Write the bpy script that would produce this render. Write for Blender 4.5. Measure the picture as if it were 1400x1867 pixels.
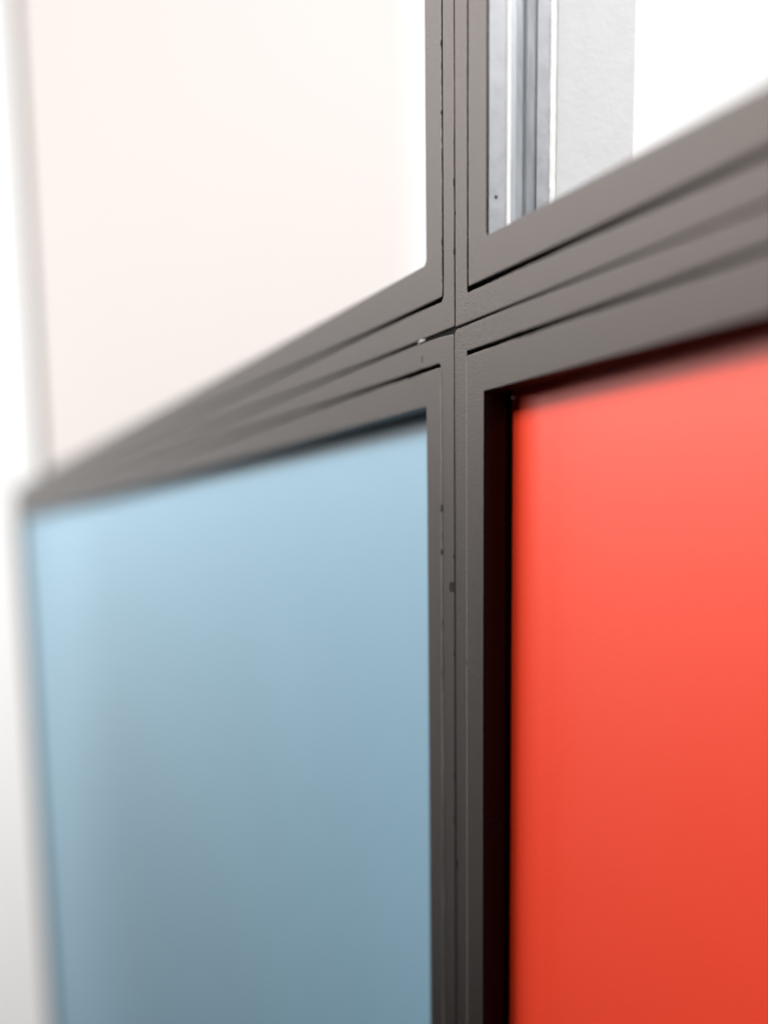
import bpy, math, random
from mathutils import Matrix, Vector

for o in list(bpy.data.objects):
    bpy.data.objects.remove(o)
scene = bpy.context.scene
C = scene.collection
R = math.radians

# ------------------------------------------------------------------ camera
cam = bpy.data.cameras.new('camera')
cam_ob = bpy.data.objects.new('camera', cam)
C.objects.link(cam_ob)
cam.sensor_fit = 'HORIZONTAL'
cam.sensor_width = 36.0
cam.lens = 60.43
cam.shift_x = 0.0
cam.shift_y = 0.3557
cam.clip_start = 0.01
cam.clip_end = 60.0
# columns: camera right, up, back in world axes
cam_ob.matrix_world = Matrix((
    (0.343884, -0.169575, 0.923574, 0.430635),
    (0.938924, 0.075551, -0.335728, -0.184808),
    (-0.012846, 0.982617, 0.185198, -0.072211),
    (0, 0, 0, 1)))
cam.dof.use_dof = True
cam.dof.focus_distance = 0.442
cam.dof.aperture_fstop = 4.2
cam.dof.aperture_blades = 0
scene.camera = cam_ob

# ------------------------------------------------------------------ light
world = bpy.data.worlds.new('World')
scene.world = world
world.use_nodes = True
bg = world.node_tree.nodes['Background']
bg.inputs['Color'].default_value = (1.0, 0.97, 0.95, 1)
bg.inputs['Strength'].default_value = 0.03

def area(name, loc, target, sx, sy, watts, color=(1, 1, 1), spread=180):
    l = bpy.data.lights.new(name, 'AREA')
    l.shape = 'RECTANGLE'
    l.size, l.size_y = sx, sy
    l.energy = watts
    l.color = color
    l.spread = R(spread)
    ob = bpy.data.objects.new(name, l)
    C.objects.link(ob)
    ob.location = loc
    ob.rotation_euler = (Vector(target) - Vector(loc)).to_track_quat('-Z', 'Y').to_euler()
    return ob

# broad daylight from the left, in front of the frames
area('window_light', (-1.8, -2.2, 1.3), (-0.1, 0.0, 0.2), 2.7, 2.0, 122, (1.0, 0.94, 0.90))
# soft light from the ceiling
area('ceiling_light', (0.0, -0.68, 0.50), (0.0, 0.0, 0.20), 3.0, 0.3, 10.0, (1.0, 0.975, 0.955), spread=64)
# added fill lamp, brightening the white end wall and its reflection
area('wall_fill', (-1.6, -0.95, 0.0), (-2.6, -0.3, -0.3), 0.9, 0.8, 8.0, (1.0, 0.985, 0.97))
# bright room behind the upper openings
area('back_room_light', (1.0, 1.65, 1.85), (-2.3, 1.0, 0.45), 2.2, 1.6, 185, (1.0, 0.99, 0.98))

vs = scene.view_settings
vs.view_transform = 'Standard'
vs.look = 'None'
vs.exposure = 0.0
vs.gamma = 1.0
vs.use_curve_mapping = False

# ------------------------------------------------------------------ materials
def mat(name, color, rough, spec=0.5, metal=0.0, grain=None, bump=0.0, bump_scale=900.0,
        var=0.0, var_scale=40.0, stretch=(1, 1, 1), coat=0.0, tint=(1, 1, 1)):
    m = bpy.data.materials.new(name)
    m.use_nodes = True
    nt = m.node_tree
    b = nt.nodes['Principled BSDF']
    b.inputs['Base Color'].default_value = (*color, 1)
    b.inputs['Roughness'].default_value = rough
    b.inputs['Specular IOR Level'].default_value = spec
    b.inputs['Metallic'].default_value = metal
    b.inputs['Coat Weight'].default_value = coat
    b.inputs['Specular Tint'].default_value = (*tint, 1)
    tc = nt.nodes.new('ShaderNodeTexCoord')
    mp = nt.nodes.new('ShaderNodeMapping')
    mp.inputs['Scale'].default_value = stretch
    nt.links.new(tc.outputs['Object'], mp.inputs['Vector'])
    if var > 0:
        n = nt.nodes.new('ShaderNodeTexNoise')
        n.inputs['Scale'].default_value = var_scale
        n.inputs['Detail'].default_value = 6
        n.inputs['Roughness'].default_value = 0.6
        nt.links.new(mp.outputs['Vector'], n.inputs['Vector'])
        cr = nt.nodes.new('ShaderNodeValToRGB')
        cr.color_ramp.elements[0].position = 0.3
        cr.color_ramp.elements[1].position = 0.7
        cr.color_ramp.elements[0].color = (*[c * (1 - var) for c in color], 1)
        cr.color_ramp.elements[1].color = (*[min(1, c * (1 + var)) for c in color], 1)
        nt.links.new(n.outputs['Fac'], cr.inputs['Fac'])
        nt.links.new(cr.outputs['Color'], b.inputs['Base Color'])
        mr = nt.nodes.new('ShaderNodeMapRange')
        mr.inputs['To Min'].default_value = rough - 0.06
        mr.inputs['To Max'].default_value = rough + 0.06
        nt.links.new(n.outputs['Fac'], mr.inputs['Value'])
        nt.links.new(mr.outputs['Result'], b.inputs['Roughness'])
    if bump > 0:
        n2 = nt.nodes.new('ShaderNodeTexNoise')
        n2.inputs['Scale'].default_value = bump_scale
        n2.inputs['Detail'].default_value = 4
        nt.links.new(mp.outputs['Vector'], n2.inputs['Vector'])
        bp = nt.nodes.new('ShaderNodeBump')
        bp.inputs['Strength'].default_value = bump
        bp.inputs['Distance'].default_value = 0.0004
        nt.links.new(n2.outputs['Fac'], bp.inputs['Height'])
        nt.links.new(bp.outputs['Normal'], b.inputs['Normal'])
    return m

PAINT = mat('dark_paint', (0.0115, 0.009, 0.008), 0.385, spec=0.43, bump=0.3, bump_scale=1500, var=0.14, var_scale=600, tint=(1.0, 0.88, 0.84))
SHADE = mat('black_rebate_shade', (0.012, 0.010, 0.010), 0.7, spec=0.12)
BLUE = mat('blue_lacquer', (0.146, 0.284, 0.382), 0.5, spec=1.0, bump=0.05, bump_scale=1200, var=0.015, var_scale=6)
RED = mat('red_lacquer', (0.66, 0.036, 0.008), 0.47, spec=0.68, bump=0.22, bump_scale=1600, var=0.03, var_scale=900)
WHITE = mat('white_wall_paint', (0.84, 0.84, 0.84), 0.8, var=0.01, var_scale=3)
CREAM = mat('cream_board', (0.75, 0.70, 0.675), 0.7, var=0.012, var_scale=2.5, stretch=(1, 1, 0.3))
ZINC = mat('galvanised_steel', (0.42, 0.43, 0.455), 0.45, metal=0.6, bump=0.07, bump_scale=700, var=0.06, var_scale=220)
BRIGHT = mat('bright_edge', (0.95, 0.95, 0.95), 0.4, bump=0.05, bump_scale=900)
CHANNEL = mat('grey_steel', (0.36, 0.38, 0.41), 0.42, metal=0.4, bump=0.3, bump_scale=600, var=0.15, var_scale=180, stretch=(1, 1, 0.15))
PLASTER = mat('pale_textured_paint', (0.66, 0.67, 0.68), 0.55, bump=0.16, bump_scale=520, var=0.03, var_scale=120)
FLECK = mat('bare_flake', (0.72, 0.68, 0.64), 0.6, bump=0.5)
NICK = mat('dark_chip', (0.012, 0.010, 0.010), 0.8, spec=0.12)
PALE_PAINT = mat('pale_paint_edge', (0.13, 0.12, 0.112), 0.6, spec=0.3, bump=0.5, bump_scale=2500)

# ------------------------------------------------------------------ helpers
MM = 0.001

def tag(o, label=None, category=None, group=None, kind=None):
    if label: o['label'] = label
    if category: o['category'] = category
    if group: o['group'] = group
    if kind: o['kind'] = kind
    return o

def empty(name, loc):
    o = bpy.data.objects.new(name, None)
    o.location = loc
    o.empty_display_size = 0.02
    C.objects.link(o)
    return o

def mesh_ob(name, verts, faces, m, parent=None, smooth=False):
    me = bpy.data.meshes.new(name)
    me.from_pydata([tuple(v) for v in verts], [], faces)
    me.update()
    if smooth:
        for p in me.polygons:
            p.use_smooth = True
    me.materials.append(m)
    o = bpy.data.objects.new(name, me)
    C.objects.link(o)
    if parent is not None:
        o.parent = parent
        root = parent
        off = Vector((0, 0, 0))
        while root is not None:
            off += root.location
            root = root.parent
        me.transform(Matrix.Translation(-off))      # vertices are written in world metres
    return o

def smooth_noise(n, rnd, steps):
    """sum of a few random walks smoothed over different spans, about -1..1"""
    out = [0.0] * n
    for span, amp in steps:
        k = [rnd.uniform(-1, 1) for _ in range(n // span + 3)]
        for i in range(n):
            a, f = divmod(i, span)
            f = f / span
            f = f * f * (3 - 2 * f)
            out[i] += amp * (k[a] * (1 - f) + k[a + 1] * f)
    return out

def side_params(a, b, fine_lo=-140.0, fine_hi=140.0):
    """sample coordinates (mm) going from a to b: dense close to the crossing, sparse far away"""
    lo, hi = min(a, b), max(a, b)
    pts = [lo]
    x = lo
    while x < hi:
        d = 0.0 if fine_lo <= x <= fine_hi else min(abs(x - fine_lo), abs(x - fine_hi))
        st = 0.55 + d * 0.06
        if x < fine_lo:
            st = min(st, max(0.55, (fine_lo - x) * 0.5))
        x += st
        if x < hi - 0.3:
            pts.append(x)
    pts.append(hi)
    pts = pts if a < b else pts[::-1]
    return [(p - a) / (b - a) for p in pts[1:-1]]

def loop_pts(rect, rad, stations):
    """rounded rectangle; rad per corner (BL, BR, TR, TL); stations built once so all loops match"""
    x0, x1, z0, z1 = rect
    cor = [(x0, z0, 1, 1), (x1, z0, -1, 1), (x1, z1, -1, -1), (x0, z1, 1, -1)]
    out = []
    NA = 7
    for s in range(4):
        r = rad[s]
        cx, cz = cor[s][0] + cor[s][2] * r, cor[s][1] + cor[s][3] * r
        a0 = [180, 270, 0, 90][s]
        for k in range(NA + 1):
            a = R(a0 + 90 * k / NA)
            out.append((cx + r * math.cos(a), cz + r * math.sin(a), None))
        # side towards the next corner
        r2 = rad[(s + 1) % 4]
        if s == 0: A, B, fx = x0 + r, x1 - r2, ('x', z0)
        if s == 1: A, B, fx = z0 + r, z1 - r2, ('z', x1)
        if s == 2: A, B, fx = x1 - r, x0 + r2, ('x', z1)
        if s == 3: A, B, fx = z1 - r, z0 + r2, ('z', x0)
        for t in stations[s]:
            v = A + (B - A) * t
            out.append((v, fx[1], s) if fx[0] == 'x' else (fx[1], v, s))
    return out

def ring(name, outer, inner, r_out, r_in, depth, m, parent, bevel=0.5, front=0.0, seed=1,
         rough_out=0.06, rough_in=0.04, wave=0.02, pale_cut=None, warp=None, side_mat=None):
    """a continuous frame: rounded outer and inner outline, rough bevelled edges, depth in mm"""
    rnd = random.Random(seed)
    x0, x1, z0, z1 = outer
    m_ = 3.0
    st = [side_params(x0 + m_, x1 - m_), side_params(z0 + m_, z1 - m_),
          side_params(x1 - m_, x0 + m_), side_params(z1 - m_, z0 + m_)]
    def shrink(rc, a): return (rc[0] + a, rc[1] - a, rc[2] + a, rc[3] - a)
    b = bevel
    prof = [(outer, 0, r_out, depth), (outer, 0, r_out, b), (outer, 0.12 * b, r_out, 0.42 * b),
            (outer, 0.45 * b, r_out, 0.1 * b), (outer, b, r_out, 0.0), (outer, b + 0.3, r_out, 0.0),
            (inner, -b - 0.3, r_in, 0.0), (inner, -b, r_in, 0.0), (inner, -0.45 * b, r_in, 0.1 * b), (inner, -0.12 * b, r_in, 0.42 * b),
            (inner, 0, r_in, b), (inner, 0, r_in, depth)]
    loops = []
    sides = [p[2] for p in loop_pts(outer, r_out, st)]
    for i, (rc, a, rr, y) in enumerate(prof):
        r2 = [max(0.15, q - a) for q in rr]
        loops.append([[p[0], y + front, p[1]] for p in loop_pts(shrink(rc, a), r2, st)])
    n = len(loops[0])
    jo = smooth_noise(n, rnd, ((2, 0.5), (5, 0.5), (23, 0.6)))
    ji = smooth_noise(n, rnd, ((2, 0.5), (5, 0.5), (23, 0.6)))
    wy = smooth_noise(n, rnd, ((40, 0.6), (120, 0.8)))
    cxm, czm = (x0 + x1) / 2, (z0 + z1) / 2
    for i in range(n):
        # outward direction at this station, from the outer outline
        ax, az = loops[0][i - 1][0], loops[0][i - 1][2]
        bx, bz = loops[0][(i + 1) % n][0], loops[0][(i + 1) % n][2]
        dx, dz = bx - ax, bz - az
        L = math.hypot(dx, dz) or 1
        nx, nz = dz / L, -dx / L
        for k in range(12):
            if k in (1, 2, 3, 4):
                d = jo[i] * rough_out * (1.0 if k < 4 else 0.6)
            elif k in (7, 8, 9, 10):
                d = ji[i] * rough_in * (1.0 if k > 7 else 0.6)
            else:
                d = 0
            loops[k][i][0] += nx * d
            loops[k][i][2] += nz * d
            if 1 <= k <= 10:
                loops[k][i][1] += wy[i] * wave + (jo[i] * rough_out * 0.6 if k in (2, 3) else 0)
    verts, faces = [], []
    for lp in loops:
        verts += [(p[0] * MM, p[1] * MM, p[2] * MM) for p in lp]
    for k in range(11):
        for i in range(n):
            j = (i + 1) % n
            faces.append((k * n + i, k * n + j, (k + 1) * n + j, (k + 1) * n + i))
    for i in range(n):
        j = (i + 1) % n
        faces.append((11 * n + i, 11 * n + j, j, i))
    if warp:
        verts = [warp(v) for v in verts]
    o = mesh_ob(name, verts, faces, m, parent, smooth=True)
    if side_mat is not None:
        o.data.materials.append(PALE_PAINT)
        o.data.materials.append(side_mat)
        for i in range(n):
            o.data.polygons[10 * n + i].material_index = 2  # same painted side, turned matte black to stand for its shade
    if pale_cut is not None:
        o.data.materials.append(PALE_PAINT)
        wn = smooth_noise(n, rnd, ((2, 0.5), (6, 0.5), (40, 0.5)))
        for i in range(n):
            if wn[i] > pale_cut and sides[i] in (1, 3):  # paler paint on upright bevels where the noise is high
                for k in ((2, 3, 4) if wn[i] > pale_cut + 0.25 else (3,)):
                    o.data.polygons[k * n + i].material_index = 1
    return o

def box(name, x0, x1, y0, y1, z0, z1, m, parent=None, bevel=0.0):
    v = [(x, y, z) for x in (x0, x1) for y in (y0, y1) for z in (z0, z1)]
    v = [(a * MM, b * MM, c * MM) for a, b, c in v]
    f = [(0, 1, 3, 2), (4, 6, 7, 5), (0, 4, 5, 1), (2, 3, 7, 6), (0, 2, 6, 4), (1, 5, 7, 3)]
    o = mesh_ob(name, v, f, m, parent)
    if bevel:
        md = o.modifiers.new('bevel', 'BEVEL')
        md.width = bevel * MM
        md.segments = 3
    return o

def extrude_plan(name, poly, z0, z1, m, parent, smooth=False, seed=None, jag=0.0, zstep=None):
    """closed outline in the X-Y plan (mm) carried up from z0 to z1"""
    rnd = random.Random(seed or 0)
    zs = [z0]
    if zstep:
        z = z0
        while z < z1:
            z += zstep if z < 160 else 60
            zs.append(min(z, z1))
    else:
        zs.append(z1)
    n = len(poly)
    verts, faces = [], []
    for z in zs:
        w = rnd.uniform(-1, 1) * jag
        verts += [((x + w) * MM, (y + w * 0.5) * MM, z * MM) for x, y in poly]
    for k in range(len(zs) - 1):
        for i in range(n):
            j = (i + 1) % n
            faces.append((k * n + i, k * n + j, (k + 1) * n + j, (k + 1) * n + i))
    faces.append(tuple(range(n))[::-1])
    faces.append(tuple(range((len(zs) - 1) * n, len(zs) * n)))
    return mesh_ob(name, verts, faces, m, parent, smooth)

def arc_poly(cx, cy, rx, ry, a0, a1, n=8):
    return [(cx + rx * math.cos(R(a0 + (a1 - a0) * i / n)), cy + ry * math.sin(R(a0 + (a1 - a0) * i / n)))
            for i in range(n + 1)]

def pebble(name, cx, cy, cz, r, m, parent, seed):
    rnd = random.Random(seed)
    verts, faces = [], []
    nu, nv = 7, 5
    for j in range(1, nv):
        for i in range(nu):
            t, p = math.pi * j / nv, 2 * math.pi * i / nu
            q = r * rnd.uniform(0.7, 1.2)
            verts.append(((cx + q * math.sin(t) * math.cos(p)) * MM, (cy + q * math.sin(t) * math.sin(p)) * MM,
                          (cz + 0.8 * q * math.cos(t)) * MM))
    top = len(verts); verts.append((cx * MM, cy * MM, (cz + 0.8 * r) * MM))
    bot = len(verts); verts.append((cx * MM, cy * MM, (cz - 0.8 * r) * MM))
    for j in range(nv - 2):
        for i in range(nu):
            k = (i + 1) % nu
            faces.append((j * nu + i, (j + 1) * nu + i, (j + 1) * nu + k, j * nu + k))
    for i in range(nu):
        k = (i + 1) % nu
        faces.append((top, i, k))
        faces.append((bot, (nv - 2) * nu + k, (nv - 2) * nu + i))
    return mesh_ob(name, verts, faces, m, parent, smooth=True)

# ------------------------------------------------------------------ the setting
w = box('wall', -2750, -2600, -950, 4200, -1300, 3000, WHITE)
tag(w, kind='structure')
cb = box('cream_board', -2599, -2580, 128, 985, -1300, 2900, CREAM, bevel=3)
tag(cb, 'large smooth cream board on the white wall seen through the upper left opening', 'board')

# ------------------------------------------------------------------ the four framed cells
L_UP, L_LOW, RIGHT, TOP, BOT = -1480, -1930, 1300, 1250, -1150

def cell(name, label, category, rect, gaps, r_out, case_in_r, sash_out_r, sash_in_r, case_w, sash_w, seed,
         sash_depth=8.0, sash_front=0.0, case_front=0.0, rough=0.10, bevel=0.4, case_depth=30.0, rebate_depth=14.0, pale_cut=0.45, warp=None, wave=0.02, side_mat=None):
    """rect x0,x1,z0,z1 of the outer frame; gaps L,R,B,T between outer and inner frame"""
    x0, x1, z0, z1 = rect
    root = empty(name, ((x0 + x1) / 2 * MM, 0.02, z0 * MM))
    tag(root, label, category)
    ci = (x0 + case_w[0], x1 - case_w[1], z0 + case_w[2], z1 - case_w[3])
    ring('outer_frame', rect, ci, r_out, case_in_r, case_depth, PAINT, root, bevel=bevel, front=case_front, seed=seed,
         rough_out=rough * 0.7, rough_in=rough, pale_cut=0.8, warp=warp, wave=wave)
    so = (ci[0] + gaps[0], ci[1] - gaps[1], ci[2] + gaps[2], ci[3] - gaps[3])
    si = (so[0] + sash_w[0], so[1] - sash_w[1], so[2] + sash_w[2], so[3] - sash_w[3])
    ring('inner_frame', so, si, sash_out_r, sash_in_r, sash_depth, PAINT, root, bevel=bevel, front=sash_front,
         seed=seed + 50, rough_out=rough, rough_in=rough * 0.5, pale_cut=pale_cut, wave=wave, side_mat=side_mat)
    # rebate behind the shadow gap
    bi = (si[0] - 2.5, si[1] + 2.5, si[2] - 2.5, si[3] + 2.5)
    bo = (ci[0] + 0.05, ci[1] - 0.05, ci[2] + 0.05, ci[3] - 0.05)
    ring('frame_rebate', bo, bi, [0.4] * 4, [0.4] * 4, rebate_depth, SHADE, root, bevel=0.2, front=sash_depth + 0.1, seed=seed + 90,
         rough_out=0, rough_in=0, wave=0)
    return root, ci, so, si

# corners are given as BL, BR, TR, TL
ul, _, _, ul_open = cell('framed_opening', 'open dark painted steel frame above the blue panel, cream beyond it', 'frame',
     (L_UP, -0.45, 0.9, TOP), (1.3, 1.0, 1.4, 1.3), [1, 0.5, 1, 1], [1, 2.6, 1, 1], [1, 0.9, 1, 1], [1, 2.6, 1, 1],
     (10, 9.6, 10.2, 10), (13.5, 15.0, 13.6, 13.5), seed=3, sash_depth=6, case_depth=9, rebate_depth=2.2, pale_cut=0.1)
ur, _, _, ur_open = cell('framed_opening', 'open dark painted steel frame above the red panel, with galvanised edge inside', 'frame',
     (-0.15, RIGHT, 0.62, TOP), (1.5, 1.3, 1.6, 1.3), [0.5, 1, 1, 1], [0.6, 1, 1, 1], [0.6, 1, 1, 1], [0.9, 1, 1, 1],
     (10.2, 10, 9.68, 10), (14.4, 13.5, 13.2, 13.5), seed=11, case_front=0.2, pale_cut=0.3, sash_depth=5, case_depth=6.5, rebate_depth=1.2)
def droop(v):
    # the top edge of this frame sags a little towards the crossing
    x, y, z = v
    if z > -0.006 and x > -0.06:
        z -= 0.0013 * math.exp(x / 0.011) * (z + 0.006) / 0.006
    return (x, y, z)
ll, _, _, ll_open = cell('panel_unit', 'blue lacquered panel in a dark painted steel frame', 'panel',
     (L_LOW, -0.95, BOT, -0.35), (1.3, -0.35, 1.3, 1.5), [1, 1, 1.0, 1], [1, 1, 2.6, 1], [1, 1, 1.0, 1], [1, 1, 1.2, 1],
     (10, 11.4, 10, 9.2), (13.5, 14.2, 13.5, 12.4), seed=23, sash_front=-0.2, rough=0.17, wave=0.006, pale_cut=-1.6, bevel=0.35, warp=droop)
lr, _, _, lr_open = cell('panel_unit', 'glossy red panel set deep in a dark painted steel frame', 'panel',
     (-1.2, RIGHT, BOT, -0.02), (-0.3, 1.3, 1.3, 1.4), [1, 1, 1, 3.0], [1, 1, 1, 0.7], [1, 1, 1, 1.1], [1, 1, 1, 0.5],
     (11.0, 10, 10, 8.58), (14.6, 13.5, 13.5, 13.4), seed=37, case_front=0.26, sash_front=0.04, rough=0.15, wave=0.006, side_mat=SHADE, pale_cut=-1.0, bevel=0.35)

# the bottom rail of the upper left frame runs on past its end post
box('rail_end', L_LOW + 6, L_UP - 0.4, 0.2, 14.0, 0.9, 25.6, PAINT, ul, bevel=0.6)

# coloured panels behind the inner frames
o = lr_open
box('panel', o[0] - 2.2, o[1] + 2.2, 11.2, 15.0, o[2] - 2.2, o[3] + 2.2, RED, lr, bevel=0.3)
o = ll_open
box('panel', o[0] - 2.2, o[1] + 2.2, 10.8, 14.8, o[2] - 2.2, o[3] + 2.2, BLUE, ll, bevel=0.3)

# ------------------------------------------------------------------ galvanised edge inside the upper right opening
gx = ur_open[0]
zb, zt = ur_open[2] - 2, TOP - 30
edge = extrude_plan('galvanised_edge', [(gx - 0.6, 0.9), (gx + 0.15, 0.9), (gx + 0.15, 7.0), (gx - 0.6, 7.0)],
                    zb, zt, ZINC, ur, seed=5, jag=0.015, zstep=9.0)
extrude_plan('bead', [(gx - 0.7, 7.05), (gx + 0.3, 7.05), (gx + 0.45, 7.3), (gx + 0.45, 8.2), (gx + 0.3, 8.45), (gx - 0.7, 8.45)],
             zb, zt, BRIGHT, edge, smooth=False, seed=6, jag=0.04, zstep=5)
extrude_plan('channel', [(gx - 3.5, 8.5)] + [(gx - 0.4, 8.5), (gx - 0.9, 9.3), (gx - 1.3, 11.0), (gx - 1.35, 13.5), (gx - 0.9, 14.2), (gx - 0.6, 14.6), (gx - 0.4, 17.9)] + [(gx - 3.5, 17.9)],
             zb, zt, CHANNEL, edge, smooth=False, seed=7)
extrude_plan('lip', [(gx - 1.0, 17.95), (gx + 0.1, 17.95), (gx + 0.35, 22.3), (gx - 1.0, 22.3)],
             zb, zt, ZINC, edge, seed=8, jag=0.02, zstep=9)
extrude_plan('bead', [(gx - 1.0, 22.35), (gx + 0.5, 22.35), (gx + 0.65, 22.6), (gx + 0.65, 24.1), (gx + 0.5, 24.35), (gx - 1.0, 24.35)],
             zb, zt, BRIGHT, edge, seed=9, jag=0.08, zstep=3)
box('reveal_board', gx - 9, gx + 0.2, 24.4, 54, zb, zt, PLASTER, ur, bevel=0.8)

# ------------------------------------------------------------------ small wear
# grit caught in the joint between the upper and lower frame
rnd = random.Random(4)
for i, (x, z, r) in enumerate(((-32.0, 0.35, 0.5), (-30.2, 0.45, 0.55), (-28.8, 0.35, 0.4), (-33.4, 0.1, 0.35), (-27.6, 0.4, 0.28))):
    pebble('paint_crumb', x, 0.0 + rnd.uniform(-0.1, 0.2), z, r * 1.15, FLECK, ll, 60 + i)
for i, (x, z, r) in enumerate(((-14.2, -11.5, 0.42), (-13.2, -12.4, 0.5), (-13.0, -13.5, 0.4))):
    pebble('paint_crumb', x, -0.15 + rnd.uniform(-0.1, 0.2), z, r * 1.2, PALE_PAINT, ll, 80 + i)

def chip(x, z, wdt, hgt, y, parent, seed):
    rnd = random.Random(seed)
    n = 12
    v = [(x * MM, (y - 0.02) * MM, z * MM)]
    for i in range(n):
        a = 2 * math.pi * i / n
        q = rnd.uniform(0.85, 1.1)
        c, s = math.cos(a), math.sin(a)
        c = math.copysign(abs(c) ** 0.5, c); s = math.copysign(abs(s) ** 0.5, s)
        v.append(((x + c * wdt / 2 * q) * MM, (y - 0.02) * MM, (z + s * hgt / 2 * q) * MM))
    b = len(v)
    v += [(p[0], p[1] + 0.3 * MM, p[2]) for p in v[1:]]
    f = [(0, 1 + (i + 1) % n, 1 + i) for i in range(n)]
    f += [(1 + i, 1 + (i + 1) % n, b + (i + 1) % n, b + i) for i in range(n)]
    return mesh_ob('paint_chip', v, f, NICK, parent)

chip(-3.4, -88.5, 4.6, 4.0, 0.0, ll, 1)
chip(0.4, -191.0, 1.2, 4.6, 0.25, lr, 2)
chip(-30.5, -6.0, 1.2, 2.2, 0.0, ll, 3)
rn = random.Random(77)
for i in range(9):          # nicks along the upright seams
    seam, par, y = rn.choice(((-0.6, ul, 0.0), (-11.3, ul, 0.0), (11.0, ur, 0.0), (0.4, ur, 0.2)))
    chip(seam, rn.uniform(14, 130), rn.uniform(0.5, 1.0), rn.uniform(1.0, 2.6), y, par, 200 + i)
for i in range(6):
    seam, par, y = rn.choice(((-1.6, ll, 0.0), (-12.2, ll, -0.2), (11.0, lr, 0.05)))
    chip(seam, rn.uniform(-230, -25), rn.uniform(0.5, 1.1), rn.uniform(1.0, 3.2), y, par, 300 + i)
# screw socket in the left reveal of the red panel
sx = lr_open[0]
def tube_ring(name, y, z, r, r2, m, parent, x0, x1):
    v, f = [], []
    n = 24
    for (rr, xx) in ((r, x0), (r, x1), (r2, x1), (r2, x0)):
        for i in range(n):
            a = 2 * math.pi * i / n
            v.append((xx * MM, (y + rr * math.cos(a)) * MM, (z + rr * math.sin(a)) * MM))
    for k in range(3):
        for i in range(n):
            j = (i + 1) % n
            f.append((k * n + i, k * n + j, (k + 1) * n + j, (k + 1) * n + i))
    return mesh_ob(name, v, f, m, parent)
tube_ring('screw_ring', 4.3, -171.5, 3.0, 1.9, NICK, lr, sx - 0.5, sx + 0.35)
tube_ring('screw_hole', 4.3, -171.5, 1.9, 0.02, SHADE, lr, sx - 0.5, sx + 0.12)
# scrap of grey filler in the corner of the red recess
pebble('filler_scrap', sx + 0.3, 10.9, lr_open[3] - 1.6, 1.1, FLECK, lr, 91)
# rivet hole in the galvanised edge
tube_ring('rivet_hole', 3.4, 37.0, 0.55, 0.02, SHADE, edge, gx - 0.2, gx + 0.19)

# render settings
scene.render.engine = 'CYCLES'
scene.cycles.max_bounces = 8
scene.cycles.use_denoising = True
